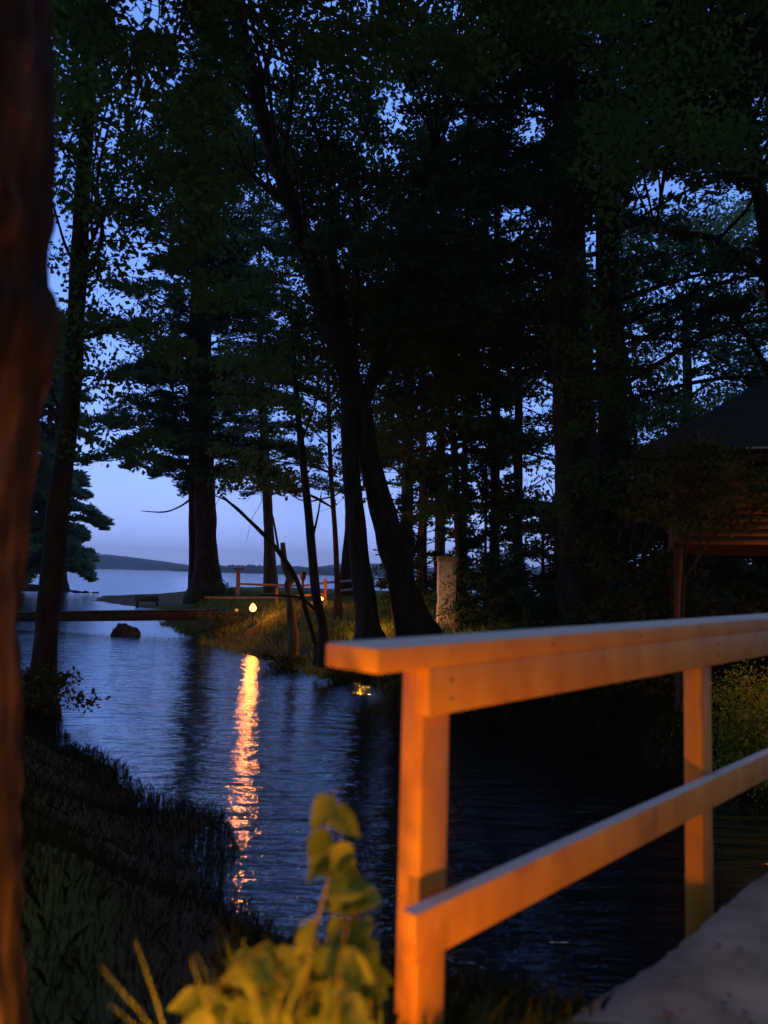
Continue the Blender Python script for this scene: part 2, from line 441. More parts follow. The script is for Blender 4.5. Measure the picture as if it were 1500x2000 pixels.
def conifer(label, spec, z0, z1, L0, L1, nl, mat='needle', tuft=.16, dens=16, gain=1.0, group=None, bark='bark', name='pine_tree', droop=-0.12, branches=(), flare=1.25, up=0.15, thin=.16, lean_top=None, tuftn=7, spread=.32):
    rows = trunk_line(spec)
    x, y, z, rr = rows[0]
    rows = [(x, y, z - 0.6, rr * flare * 1.15), (x, y, z, rr * flare)] + rows[1:]
    # go on up to the top of the tree
    lx, ly, lz, lr = rows[-1]
    if lz < z1: rows += [(lx + (lx - x) / max(1, lz - z) * (z1 - lz) * .5, ly, z1, .03)]
    s = spline(rows, 8)
    root = empty(name, (x, y, z), label, 'tree', group)
    mb = MB(); mb.tube(s[:, :3], np.maximum(s[:, 3], .02), 14, .16)
    mb.build('trunk', M[bark], root, True)
    mb = MB(); tips = []
    for br in branches:
        q = spline(trunk_line(br), 6)
        b2 = MB(); b2.tube(q[:, :3], np.maximum(q[:, 3], .006), 6, .1, caps=False); b2.build('branch', M[bark], root, True)
    for i in range(nl):
        t = (i + RNG.random()) / nl
        zz = z0 + (z1 - z0) * t
        k = s[np.argmin(abs(s[:, 2] - zz))]
        az = RNG.uniform(0, 2 * np.pi)
        L = (L0 + (L1 - L0) * t) * RNG.uniform(.55, 1.15)
        d = np.array((math.cos(az), math.sin(az), up + RNG.normal() * .08))
        a = np.array((k[0], k[1], zz)); b_ = a + d * L + np.array((0, 0, droop * L))
        mid = a + d * L * .5 + np.array((0, 0, .04 * L))
        q = spline([a, mid, b_], 6)
        keepb = keep_open(q[[6, 9, 12]], .8 * gain).mean() > .3
        if not keepb and gain > 0: continue
        mb.tube(q, np.linspace(max(.02, min(.07, .012 * L)), .008, len(q)), 5, caps=False)
        nt_ = int(dens * L)
        tt = RNG.random(nt_) ** .7
        base = np.array([np.interp(.22 + .78 * tt, np.linspace(0, 1, len(q)), q[:, j]) for j in range(3)]).T
        side = np.cross(d, (0, 0, 1.0)); side /= np.linalg.norm(side)
        wdt = spread * L * (1.05 - tt)
        o = RNG.uniform(-1, 1, nt_) * wdt
        base = base + side * o[:, None] + d * (abs(o) * .45)[:, None] + np.stack([0 * o, 0 * o, RNG.normal(size=nt_) * .05 * L ** .5 - abs(o) * .06], axis=1)
        tips.append(base)
        for j in range(0, nt_, 6):   # twigs
            m0 = q[min(len(q) - 1, int((.22 + .78 * tt[j]) * (len(q) - 1)))]
            mb.tube([m0, (m0 + base[j]) / 2, base[j]], [.01, .008, .004], 4, caps=False)
    if mb.v: mb.build('limbs', M[bark], root, True)
    if tips:
        c = np.vstack(tips); c = c[keep_open(c, .8 * gain)]
        n = len(c); T = tuftn
        dirs = RNG.normal(size=(n, T, 3)); dirs[:, :, 2] = abs(dirs[:, :, 2]) * .6 - .1
        dirs /= np.linalg.norm(dirs, axis=2, keepdims=True)
        L = tuft * RNG.uniform(.6, 1.3, (n, T, 1))
        w = RNG.normal(size=(n, T, 3)); w -= (w * dirs).sum(2, keepdims=True) * dirs; w /= np.linalg.norm(w, axis=2, keepdims=True)
        c3 = c[:, None]
        v = np.stack([c3 + 0 * dirs, c3 + dirs * L * .55 + w * L * thin, c3 + dirs * L, c3 + dirs * L * .55 - w * L * thin], axis=2).reshape(-1, 3)
        link('needles', np_mesh('needles', sub(root, v), np.arange(len(v)).reshape(-1, 4)), M[mat], root)
    return root

# ------------------------------------------------------------------ the ground
def xy(p): return (p[0], p[1])
NEAR_LAND = [(-400,30),(-60,44),(-19,37),(-16.5,29),(-12.5,20),xy(G(10,1335)),xy(G(45,1375)),xy(G(95,1432)),xy(G(190,1495)),xy(G(270,1572)),xy(G(350,1600)),
             xy(G(372,1690)),xy(G(410,1748)),(-.7,5.4),(-.1,3.6),(.8,3.2),(2.2,4.2),(4,5.6),(9,6.8),(16,8),(40,8),(400,6),(400,-120),(-400,-120)]
FAR_LAND = [xy(G(640,1326)),xy(G(600,1303)),xy(G(520,1283)),xy(G(430,1264)),xy(G(395,1246)),xy(G(335,1226)),xy(G(322,1206)),xy(G(332,1192)),
            xy(G(250,1184)),xy(G(178,1173)),xy(G(196,1163)),(-18,80),(-6,74),(10,66),(30,62),(80,70),(200,110),(400,160),(400,8),(40,10),(16,9.8),(9,8.4),(6,8.4),(4.2,10.2),xy(G(1080,1450)),xy(G(900,1385)),xy(G(740,1337))]
POINT_LAND = [(-400,70),(-60,74),(-34,76.5),(-31,79),(-34,82),(-60,86),(-400,110)]
def signed(px, py, poly):
    q = np.array(poly); n = len(q)
    d = np.full(px.shape, 1e9); inside = np.zeros(px.shape, bool)
    for i in range(n):
        a = q[i]; b_ = q[(i + 1) % n]; e_ = b_ - a
        t = np.clip(((px - a[0]) * e_[0] + (py - a[1]) * e_[1]) / (e_ @ e_), 0, 1)
        d = np.minimum(d, np.hypot(px - a[0] - t * e_[0], py - a[1] - t * e_[1]))
        c = ((a[1] > py) != (b_[1] > py)) & (px < (b_[0] - a[0]) * (py - a[1]) / (b_[1] - a[1] + 1e-12) + a[0])
        inside ^= c
    return np.where(inside, d, -d)
def sst(x): x = np.clip(x, 0, 1); return x * x * (3 - 2 * x)
def height(px, py):
    px = np.asarray(px, float); py = np.asarray(py, float)
    wob = .25 * np.sin(px * 1.7 + py * .9) * np.sin(py * 1.3 - px * .6) + .12 * np.sin(px * 4.1) * np.sin(py * 3.7)
    d1 = signed(px, py, NEAR_LAND) + wob; d2 = signed(px, py, FAR_LAND) + wob; d3 = signed(px, py, POINT_LAND) + wob
    w1 = np.where(px < -.5, 3.0, 1.0)
    h1 = np.where(d1 > 0, 1.27 * sst(d1 / w1) ** .8, -1.2 * sst(-d1 / 3))
    w2 = 2.6 + 14 * sst((-px - 9) / 6) * sst((py - 30) / 8)
    h2 = np.where(d2 > 0, 1.22 * sst(d2 / w2) ** .75, -1.2 * sst(-d2 / 3))
    h3 = np.where(d3 > 0, .7 * sst(d3 / 3), -1.2 * sst(-d3 / 3))
    h = np.maximum(np.maximum(h1, h2), h3)
    bump = .05 * np.sin(px * .9 + 1) * np.sin(py * .8) + .03 * np.sin(px * 2.3) * np.sin(py * 2.9 + 2)
    return h + np.where(h > .3, bump, 0)
N = 460
tu = np.linspace(-1, 1, N); kx = math.asinh(400 / 3.0)
gx = 3 * np.sinh(kx * tu); gy = 10 + 3 * np.sinh(kx * np.linspace(-.86, 1, N))
X, Yg = np.meshgrid(gx, gy)
Z = height(X, Yg)
f = np.arange(N * N).reshape(N, N)
faces = np.stack([f[:-1, :-1], f[:-1, 1:], f[1:, 1:], f[1:, :-1]], -1).reshape(-1, 4)
g = link('ground', np_mesh('ground', np.stack([X, Yg, Z], -1).reshape(-1, 3), faces, True), M['ground']); g['kind'] = 'structure'
w = MB(); w.add([(-6000, -200, 0), (6000, -200, 0), (6000, 9000, 0), (-6000, 9000, 0)], [(0, 1, 2, 3)])
w = w.build('lake_water', M['water']); w['kind'] = 'structure'
def hz(x, y): return float(height(np.array([x]), np.array([y]))[0])

# far shore: ridges with a forest edge, real distance
def ridge(name, keys, dist, jag, step=1.2, depth=260):
    us = np.arange(keys[0][0], keys[-1][0], step)
    hv = np.interp(us, [k[0] for k in keys], [k[1] for k in keys])
    rows = []
    prof = [(0, 0), (.0, .45), (.04, .8), (.12, .92), (.3, 1.0), (1.0, .6), (1.4, -.1)]
    for i, (dd, hh) in enumerate(prof):
        row = []
        for j, u in enumerate(us):
            Yd = dist + dd * depth
            x = (u - 750) / FPX * dist * (1 + dd * depth / dist)
            hgt = hv[j] * dist / FPX
            n1 = mnoise.noise(Vector((u * .23, i * 2.1, dist))) + .7 * mnoise.noise(Vector((u * .61, i * 3.3, 4)))
            row.append((x, Yd, -1 if i == 0 else max(-1, (hgt * (1 + dd * depth / dist)) * hh + jag * n1 * dist / FPX * (1 if i < 5 else 0))))
        rows.append(row)
    n, m_ = len(prof), len(us)
    ff = np.arange(n * m_).reshape(n, m_)
    fc = np.stack([ff[:-1, :-1], ff[:-1, 1:], ff[1:, 1:], ff[1:, :-1]], -1).reshape(-1, 4)
    o = link(name, np_mesh(name, np.array(rows).reshape(-1, 3), fc), M['hill']); o['kind'] = 'structure'
ridge('hills', [(-700, 10), (-200, 30), (60, 30), (215, 28), (300, 20), (380, 11), (460, 2), (500, 0)], 2300, 1.0)
ridge('far_shore', [(340, 4), (420, 12), (480, 16), (600, 15), (760, 14), (900, 16), (1200, 20), (1900, 24)], 1400, 3.2, .8, 120)
ridge('hills', [(560, 3), (620, 14), (690, 26), (740, 24), (820, 18), (1000, 26), (1300, 22), (1900, 26)], 2600, 1.0)

# ------------------------------------------------------------------ gravel path at the right foot
edge = [G(480, 2500, 1.27), G(840, 2190, 1.27), G(1070, 2000, 1.27), G(1240, 1890, 1.27), G(1350, 1800, 1.27), G(1420, 1745, 1.27), G(1510, 1690, 1.27), G(1700, 1590, 1.27)]
es = spline([tuple(q) for q in edge], 14)
top = []; K = 26
for i, q in enumerate(es):
    jit = .015 * mnoise.noise(Vector((i * .35, 2, 0))) + .015 * mnoise.noise(Vector((i * 1.1, 2, 0)))
    for k in range(K):
        t = k / (K - 1)
        x = q[0] + (0.72 * 2.4) * t + jit * (1 - t); y = q[1] - (0.70 * 2.4) * t
        top.append((x, y, 1.335 + .008 * mnoise.noise(Vector((x * 5, y * 5, 0))) - .5 * (1 if k == 0 else 0)))
n = len(es); ff = np.arange(n * K).reshape(n, K)
fc = np.stack([ff[:-1, :-1], ff[1:, :-1], ff[1:, 1:], ff[:-1, 1:]], -1).reshape(-1, 4)
o = link('path', np_mesh('path', np.array(top), fc, True), M['path']); o['kind'] = 'structure'

# ------------------------------------------------------------------ wooden railing, right foreground
A = P(876, 1257, 2.05); B = P(1350, 1219, 3.15)     # along the near top edge of the handrail
D = (B - A).normalized(); S = D.cross(Vector((0, 0, 1))).normalized()  # S points to the viewer's side
if S.y > 0: S = -S
UPV = Vector((0, 0, 1))
def rail_at(t): return A + D * t
tP1 = 0.018; tP2 = (P(1372, 1219, 3.2) - A).dot(D) + .20
rl = empty('wooden_railing', (A.x, A.y, 1.27), 'thick orange lit wooden railing with two posts beside the gravel path', 'railing')
def beam_on(mb, t0, t1, s0, s1, z0, z1):
    """box along the rail: t along, s toward the viewer, z below the top edge line"""
    c = []
    for zz in (z0, z1):
        for t, s_ in ((t0, s0), (t1, s0), (t1, s1), (t0, s1)):
            c.append(rail_at(t) + S * s_ + UPV * zz)
    mb.hexa(c)
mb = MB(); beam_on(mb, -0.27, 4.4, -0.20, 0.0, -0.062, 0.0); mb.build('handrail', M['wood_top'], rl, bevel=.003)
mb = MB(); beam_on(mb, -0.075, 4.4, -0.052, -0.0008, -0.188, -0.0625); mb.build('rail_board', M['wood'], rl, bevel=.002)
def post(t):
    mb = MB(); c = []
    b_ = rail_at(t)
    for zz in (1.0, (b_.z - .064)):
        for dt, s_ in ((-.058, -.135), (.058, -.135), (.058, -.054), (-.058, -.054)):
            q = b_ + D * dt + S * s_; c.append(Vector((q.x, q.y, zz)))
    mb.hexa(c); mb.build('post', M['wood'], rl, bevel=.006)
post(tP1); post(tP2); post(tP2 + (tP2 - tP1))
A2 = P(812, 1792, 1.93); 
mb = MB(); LA = P(814, 1790, 1.92); LB = P(1345, 1545, 3.1)
d2 = (LB - LA)
LB2 = LA + d2 * 2.6
for (q0, q1) in ((LA, LB2),):
    c = []
    for zz in (-.124, 0):
        for p_, s_ in ((q0, -.055), (q1, -.055), (q1, -.005), (q0, -.005)):
            c.append(p_ + S * s_ + UPV * zz)
    mb.hexa(c)
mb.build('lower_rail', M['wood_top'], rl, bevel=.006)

for t_n, z_n, s_n in ((tP1, -.10, .001), (tP1, -.15, .001), (tP2, -.10, .001), (tP2, -.15, .001), (tP1 + .5, -.03, .001), (tP1 + 1.1, -.03, .001)):
    c_ = rail_at(t_n) + UPV * z_n
    mb = MB(); mb.tube([c_ + S * -.002, c_ + S * .0008, c_ + S * .0018], [.005, .005, .003], 8); mb.build('nail', M['metal'], rl)
# ------------------------------------------------------------------ trees
# near trunk at the left edge
edge_px = [(-900,70),(-300,85),(0,95),(200,100),(400,95),(560,84),(600,98),(640,107),(680,99),(720,84),(800,72),(900,60),(1000,46),(1200,28),(1500,26),(1800,28),(2000,32),(2150,50),(2400,100)]
rows = []
for v_, ue in edge_px:
    rad = .19 if v_ < 2100 else .22
    p = P(ue, v_, 1.75)
    rows.append((p.x - rad - .03, p.y + .05, p.z, rad))
rows = rows[::-1]
s = spline(rows, 26)
near = empty('broadleaf_tree', rows[0][:3], 'huge reddish trunk with a burl, cut off by the left edge of the photo', 'tree')
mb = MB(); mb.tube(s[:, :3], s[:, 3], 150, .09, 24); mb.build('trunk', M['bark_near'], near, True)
cc, pts = cluster_points([(-900, 60, -900, 0, 2.5, 6, 1), (-900, 40, -500, 300, 3, 6, 1)], 110, 90, .45)
foliage('crown', pts, M['maple'], near, .11)
mb = MB()
for i in RNG.choice(len(cc), 14, replace=False): stick(mb, s[-10, :3], cc[i], .05, .012)
mb.build('limbs', M['bark'], near, True)

# slim dark tree on the near bank
broadleaf('slim black leaning tree rising from the near bank at the left', 
    [(78,1392,13,56),(92,1230,13,46),(112,1000,13,42),(135,820,13,38),(150,600,13,34),(160,400,13,32),(172,200,13,28),(185,0,13,24),(200,-250,13,14)],
    [(90,420,-300,420,8,15,3),(95,400,300,700,11,15,1.9),(-250,100,-300,400,10,15,1),(100,300,600,900,12,14,.5)], 760, 85, .55, .125,
    branches=[[(62,1300,13,3)][:0] or [(128,860,13,12),(90,790,13.1,10),(60,860,13.2,8),(30,960,13.2,5)],
              [(150,520,13,8),(128,480,13,6),(104,400,13,4)],
              [(150,560,13,10),(180,470,13,8),(215,380,13,6),(250,260,12.8,4)],
              [(134,830,13,8),(112,790,13,7),(92,740,13,5),(104,680,13,4)]],
    limbs=50, gain=.95)
# stub leaning from its foot
o = MB(); q = spline(trunk_line([(92,1382,12.9,12),(105,1358,12.9,9),(122,1336,12.9,7)]), 5); o.tube(q[:, :3], q[:, 3], 8, .15)
o.build('dead_stick', M['bark']); tag(bpy.data.objects['dead_stick'], 'short dead stick poking out beside the slim black tree foot', 'stick')

# central leaning double tree
broadleaf('central dark tree leaning left, with wide fork and long rising right branch',
    [(812,1246,18,72),(780,1120,18,56),(748,1000,18,50),(722,900,18,46),(700,790,18,46),(664,690,18,42),(622,570,18,40),(585,450,18,36),(545,330,18,32),(505,200,18,34),(470,40,18,26),(440,-200,18,14)],
    [(380,1150,-500,120,10,20,2.4),(380,1150,60,400,18.5,25,1.5),(420,1050,300,640,18.6,25,1.1),(640,1100,560,760,18.6,23,.35),(150,480,-400,100,11,18,.6)], 1080, 90, .75, .17,
    branches=[[(708,800,18,30),(735,710,18,24),(780,560,18,20),(812,440,18,14),(850,300,18,9)],
              [(712,770,18,26),(800,650,18,20),(880,575,18,17),(970,505,18,13),(1040,440,18,9),(1085,340,18,6)],
              [(560,400,18,14),(500,350,18,11),(440,300,18,8),(380,280,18,5)],
              [(690,700,18,10),(700,560,18,8),(690,420,18,6)]],
    limbs=90, gain=.9, rough=.2)
broadleaf('straight black trunk just left of the central leaning tree',
    [(722,1252,17.6,50),(706,1120,17.6,40),(690,980,17.6,36),(682,860,17.7,32),(680,760,17.9,34),(672,640,18.2,26),(650,500,18.6,20),(640,330,19,12)],
    [(560,760,200,520,17,20,1)], 60, 80, .6, .15, limbs=10, rough=.2)
# thin ones at the water
broadleaf('thin wavy young tree at the water, left of the straight black trunk',
    [(633,1262,18.6,24),(630,1220,18.6,21),(620,1175,18.6,19),(615,1140,18.6,18),(608,1060,18.6,17),(596,940,18.6,15),(586,850,18.6,13),(578,760,18.6,11),(570,640,18.8,7)],
    [(500,700,560,860,17.5,20,1)], 90, 60, .5, .12,
    branches=[[(626,1200,18.6,8),(590,1170,18.6,6),(560,1164,18.6,5),(505,1163,18.6,3)],
              [(612,1045,18.6,6),(622,1000,18.5,4),(628,960,18.5,2)],[(590,860,18.6,5),(620,780,18.6,3)]],
    limbs=10, flare=1.2)
broadleaf('leafless leaning sapling arching left over the bank',
    [(618,1262,19,10),(600,1200,19,10),(582,1140,19,10),(560,1100,19,11),(530,1060,19,9),(480,1010,19,7),(435,970,19,5)],
    [], 0, 0, 0, 0, branches=[[(545,1080,19,5),(535,1020,19,4),(528,990,19,2)],[(500,1028,19,4),(455,985,19,3),(400,960,19,2)]], flare=1.1, sides=8)
broadleaf('bent broken snag without leaves beside the arching sapling',
    [(572,1240,19.6,18),(566,1180,19.6,15),(562,1145,19.6,16),(568,1128,19.6,22),(556,1100,19.6,15),(552,1060,19.6,10)],
    [], 0, 0, 0, 0, bark='bark_warm', flare=1.2, sides=10, rough=.3)

# pines on the point
conifer('broad double trunk pine on the grassy point beside the lake',
    [(402,1158,40,58),(404,1100,40,48),(400,1000,40,42),(398,900,40,40),(396,700,40,34),(392,500,40,28)], 7.3, 31, 7.2, 2.5, 150, dens=34, tuft=.34, thin=.11, gain=.92, flare=1.3, tuftn=8)
conifer('narrower pine trunk touching the left side of the broad pine',
    [(379,1157,40.8,22),(378,1100,40.8,18),(377,1000,40.8,17),(376,900,40.8,16),(374,700,40.8,12)], 7.2, 24, 6, 1.5, 60, dens=28, tuft=.34, thin=.11, gain=.92, flare=1.2, tuftn=8,
    branches=[[(372,975,40.8,5),(350,990,40.8,3.5),(320,1000,40.8,3),(275,998,40.8,1.5)]])
conifer('slender pale barked pine standing behind the split rail fence',
    [(529,1164,46,26),(526,1060,46,21),(521,950,46,18),(516,850,46,17),(508,700,46,14)], 7, 30, 5.5, 2, 90, dens=24, tuft=.36, thin=.1, gain=.85, bark='bark_warm', tuftn=8)
conifer('tall pine trunk half hidden behind the straight black trunk',
    [(682,1158,42,38),(684,1080,42,30),(688,980,42,26),(690,850,42,24),(690,700,42,20)], 7, 30, 6, 2, 60, dens=20, tuft=.34, thin=.1, gain=.85, tuftn=8)
conifer('drooping evergreen on the far left point beyond the footbridge',
    [(118,1152,79,26),(112,1060,79,20),(100,950,79,16)], 1.6, 30, 7.0, 2, 170, mat='hemlock', dens=26, tuft=.6, thin=.16, gain=.1, name='hemlock_tree', droop=-.25, tuftn=8)
conifer('dark evergreen at the left frame edge behind the big trunk',
    [(20,1152,82,26),(14,1000,82,20)], 2, 26, 6.5, 2, 120, mat='hemlock', dens=24, tuft=.55, thin=.14, gain=.5, name='hemlock_tree', droop=-.2)
# stand of pines behind the centre
stand = [(794,1150,30,26,'leftmost brown trunk in the stand behind the central tree'),(824,1150,33,18,'thin brown trunk second from left in the central stand'),
         (858,1170,27,22,'brown trunk standing beside the pale pillar'),(965,1180,24,22,'straight dark trunk between the pale pillar and the big right trunk'),
         (1088,1150,30,14,'thin dark trunk touching the left side of the big right tree'),(905,1170,26,14,'thin trunk just right of the pale pillar')]
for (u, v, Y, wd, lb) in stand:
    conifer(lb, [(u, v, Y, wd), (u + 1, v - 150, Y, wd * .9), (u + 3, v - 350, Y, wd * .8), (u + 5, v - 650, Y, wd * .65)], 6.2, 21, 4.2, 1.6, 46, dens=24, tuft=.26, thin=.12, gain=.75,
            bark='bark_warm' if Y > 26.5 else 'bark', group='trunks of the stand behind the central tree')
# young evergreens filling the gap under the stand
for i, (u, v, Y, h, lb) in enumerate([(830,1215,23.5,5.0,'low dark young evergreen left of the pale pillar'),(948,1215,21.5,5.2,'low dark young evergreen right of the pale pillar'),
        (1010,1230,20,4.2,'bushy young evergreen under the small sky window'),(1240,1220,15,4.4,'young evergreen right of the big double trunk'),(1060,1230,17.5,3.2,'smallest young evergreen in front of the big double trunk')]):
    z = 1.2
    conifer(lb, [(u, v, Y, 8), (u, v - 100, Y, 7)], 1.4, z + h, 2.2, .5, 60, dens=30, tuft=.16, thin=.15, gain=.8, name='young_evergreen', droop=-.2, group='young evergreens under the pines')
for u, v, Y, h, lb in ((1330,1200,19,4.6,'dark evergreen seen through the left bay of the pavilion'),(1440,1200,21,5,'dark evergreen seen through the middle of the pavilion'),(1540,1200,20,5,'dark evergreen behind the pavilion at the right frame edge')):
    conifer(lb, [(u, v, Y, 9), (u, v - 120, Y, 8)], 1.3, 1.2 + h, 2.4, .8, 90, dens=38, tuft=.18, thin=.2, gain=.7, name='young_evergreen', droop=-.2, group='young evergreens under the pines')
# big right double tree
conifer('massive right hand trunk, left one of the touching pair',
    [(1150,1235,16,112),(1138,1100,16,92),(1130,960,16,84),(1122,820,16,80),(1116,680,16,76),(1112,540,16,70),(1108,380,16,60)], 8.2, 24, 6, 2, 60, dens=30, tuft=.22, thin=.16, gain=.95)
conifer('massive right hand trunk, right one of the touching pair',
    [(1186,1235,16.6,84),(1194,1100,16.6,66),(1196,960,16.6,62),(1196,820,16.6,60),(1192,680,16.6,56),(1188,500,16.6,50)], 6.5, 24, 6, 2, 80, dens=30, tuft=.22, thin=.16, gain=.95)
# broadleaf trees right, behind and above the pavilion
broadleaf('leafy dark tree spreading over the pavilion roof',
    [(1560,1200,13,60),(1545,900,13,50),(1520,600,13,40),(1480,350,13,28),(1440,100,13,16)],
    [(1150,1900,-600,330,8,16,3),(1200,1900,330,640,11,16,.3)], 560, 130, .7, .11, mat='maple_light', limbs=50, gain=.9,
    branches=[[(1535,780,13,14),(1450,640,13.4,9),(1400,560,13.8,5)],[(1520,560,13,22),(1400,470,13,14),(1280,450,13,8)]])
broadleaf('pale green tree far behind the pavilion',
    [(1350,1150,34,26),(1345,900,34,22),(1340,600,34,14)],
    [(1215,1700,400,900,30,38,1)], 520, 150, 1.2, .2, mat='maple_far', limbs=30, gain=.8)
broadleaf('tall leafy tree closing the view between the central tree and the right trunks',
    [(1010,1170,28,20),(1012,900,28,18),(1015,600,28,12)],
    [(700,1180,-200,600,22,32,2),(700,1150,560,860,24,32,1.3)], 330, 90, 1.1, .26, limbs=30, gain=.95)
broadleaf('leafy tree filling the gap behind the slim black tree',
    [(250,1152,52,10),(252,900,52,10),(255,600,52,8)],
    [(100,480,-300,300,24,34,2),(380,760,380,760,26,40,1)], 0, 0, 0, 0, limbs=0) if False else None

broadleaf('young broadleaf tree with low boughs right of the central fork',
    [(900,1200,21,20),(896,1050,21,17),(888,900,21,15),(880,760,21,13),(872,600,21,9)],
    [(720,1120,540,880,18,25,1),(740,1080,860,1010,20,26,.45)], 330, 80, .75, .17, limbs=50, gain=1.0, limb_r=.04,
    branches=[[(888,880,21,8),(850,800,21,6),(800,740,21,4)],[(884,820,21,8),(940,740,21,6),(990,690,21,4)]])
broadleaf('thin understorey tree whose leaves hang before the massive right trunks',
    [(1262,1240,14.5,13),(1258,1080,14.5,11),(1245,900,14.5,9),(1225,700,14.5,6)],
    [(1040,1330,480,1120,13,15.2,1)], 95, 80, .5, .11, limbs=50, gain=.9, limb_r=.025)
broadleaf('young broadleaf tree with low boughs left of the central fork',
    [(660,1180,24,12),(655,1050,24,10),(645,900,24,9),(640,700,24,7)],
    [(430,720,540,960,20,26,1)], 110, 80, .7, .17, limbs=30, gain=1.0, limb_r=.03)
# ------------------------------------------------------------------ shrubs
def shrub(label, u, v, Y, w, h, n=26, mat='shrub', size=.09, name='shrub', group=None):
    c = P(u, v, Y); zb = hz(c.x, c.y)
    root = empty(name, (c.x, c.y, zb), label, 'shrub', group)
    cs = np.stack([RNG.normal(size=n) * w * .3 + c.x, RNG.normal(size=n) * w * .25 + c.y, zb + h * RNG.uniform(.15, .95, n)], -1)
    off = RNG.normal(size=(n, 60, 3)) * np.array((1, 1, .7)) * h * .16
    pts = (cs[:, None] + off).reshape(-1, 3)
    mb = MB()
    for q in cs[:12]: stick(mb, (c.x, c.y, zb - .1), q, .014, .005, .05)
    mb.build('stem', M['bark_warm'], root, True)
    foliage('leaves', pts[pts[:, 2] > zb - .05], M[mat], root, size)
shrub('dark shrub right behind the handrail, below the small sky window', 1040, 1200, 14, 2.2, 1.1, 40)
shrub('brownish twiggy shrub at the foot of the massive right trunks', 1240, 1190, 12.5, 1.4, .9, 34)
shrub('dark shrub between the pale pillar and the big right trunk', 950, 1215, 15, 1.6, 1.0, 34)
shrub('shrub in the shade below the pavilion', 1390, 1190, 13, 2.6, 1.3, 50)
for i_, (u, v, Y, lb) in enumerate([(860, 1330, 15.6, 'nearest the railing post'), (960, 1350, 14.8, 'second from the railing post'), (1080, 1360, 14.2, 'in the middle of the gap'), (1200, 1370, 13.8, 'fourth from the railing post'), (1300, 1370, 13.6, 'next to the second post')]):
    shrub('black bush on the far bank seen under the handrail, ' + lb, u, v, Y, 1.7, .95, 44, name='shrub', group='black bushes seen under the handrail')
shrub('sparse leafy shoot growing in front of the pale pillar', 884, 1215, 19.6, .7, 1.5, 12, size=.08)
shrub('yellow lit shrub seen under the handrail at the right edge', 1490, 1310, 9.4, .8, 1.45, 150, 'plant', .05)
shrub('low bush on the bank right of the leaning tree foot', 880, 1235, 16.5, 1.3, .6, 26)
shrub('small bush at the foot of the straight black trunk', 680, 1250, 18.2, .9, .5, 24)
shrub('bush at the foot of the snag and the sapling', 560, 1235, 20.5, 1.2, .5, 26)
shrub('leafy clump overhanging the bank end of the footbridge', 432, 1215, 28, 1.6, .8, 34)
shrub('bush at the right foot of the broad pine', 436, 1160, 37, 1.6, .8, 30)
shrub('low bush on the near bank beside the slim black tree', 50, 1370, 12.6, 1.2, .7, 40)

# ------------------------------------------------------------------ grass (nobody could count it)
def grass(name, polyfun, n, hmin, hmax, wid, mat, bounds, zmin=.12):
    x = RNG.uniform(bounds[0], bounds[1], n); y = RNG.uniform(bounds[2], bounds[3], n)
    z = height(x, y); k = (z > zmin) & polyfun(x, y)
    x, y, z = x[k], y[k], z[k]; n = len(x)
    h = RNG.uniform(hmin, hmax, n) * (.6 + .8 * (np.sin(x * 2.1) * np.sin(y * 1.7) * .5 + .5))
    a = RNG.uniform(0, 2 * np.pi, n); lean = RNG.normal(size=(n, 2)) * .3
    b0 = np.stack([x, y, z - .02], -1); s_ = np.stack([np.cos(a), np.sin(a), 0 * a], -1) * wid
    m1 = b0 + np.stack([lean[:, 0] * h * .4, lean[:, 1] * h * .4, h * .6], -1)
    t1 = b0 + np.stack([lean[:, 0] * h * 1.3, lean[:, 1] * h * 1.3, h], -1)
    v = np.stack([b0 - s_, b0 + s_, m1 + s_ * .8, t1, m1 - s_ * .8], 1).reshape(-1, 3)
    base = (np.arange(n) * 5)[:, None]
    o = link(name, np_mesh(name, v, base + np.array([[0, 1, 2, 3, 4]])), M[mat]); o['kind'] = 'stuff'
    return o
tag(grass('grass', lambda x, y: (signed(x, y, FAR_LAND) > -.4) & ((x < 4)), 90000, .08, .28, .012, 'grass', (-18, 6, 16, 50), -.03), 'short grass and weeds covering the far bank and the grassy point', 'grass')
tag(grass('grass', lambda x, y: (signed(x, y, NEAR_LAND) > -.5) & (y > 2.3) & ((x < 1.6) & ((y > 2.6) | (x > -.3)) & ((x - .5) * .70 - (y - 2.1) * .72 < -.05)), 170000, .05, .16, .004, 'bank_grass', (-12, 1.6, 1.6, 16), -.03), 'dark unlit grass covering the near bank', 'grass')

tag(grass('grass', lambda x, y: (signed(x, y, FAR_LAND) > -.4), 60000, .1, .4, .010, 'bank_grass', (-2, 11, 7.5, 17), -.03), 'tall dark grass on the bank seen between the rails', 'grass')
tag(grass('weeds', lambda x, y: (signed(x, y, NEAR_LAND) > -.3) & ((x - .5) * .70 - (y - 2.1) * .72 < -.02), 16000, .05, .17, .005, 'bank_grass', (-.5, 3.0, 1.6, 4.6), -.1), 'dark weeds along the edge of the gravel path', 'weeds')

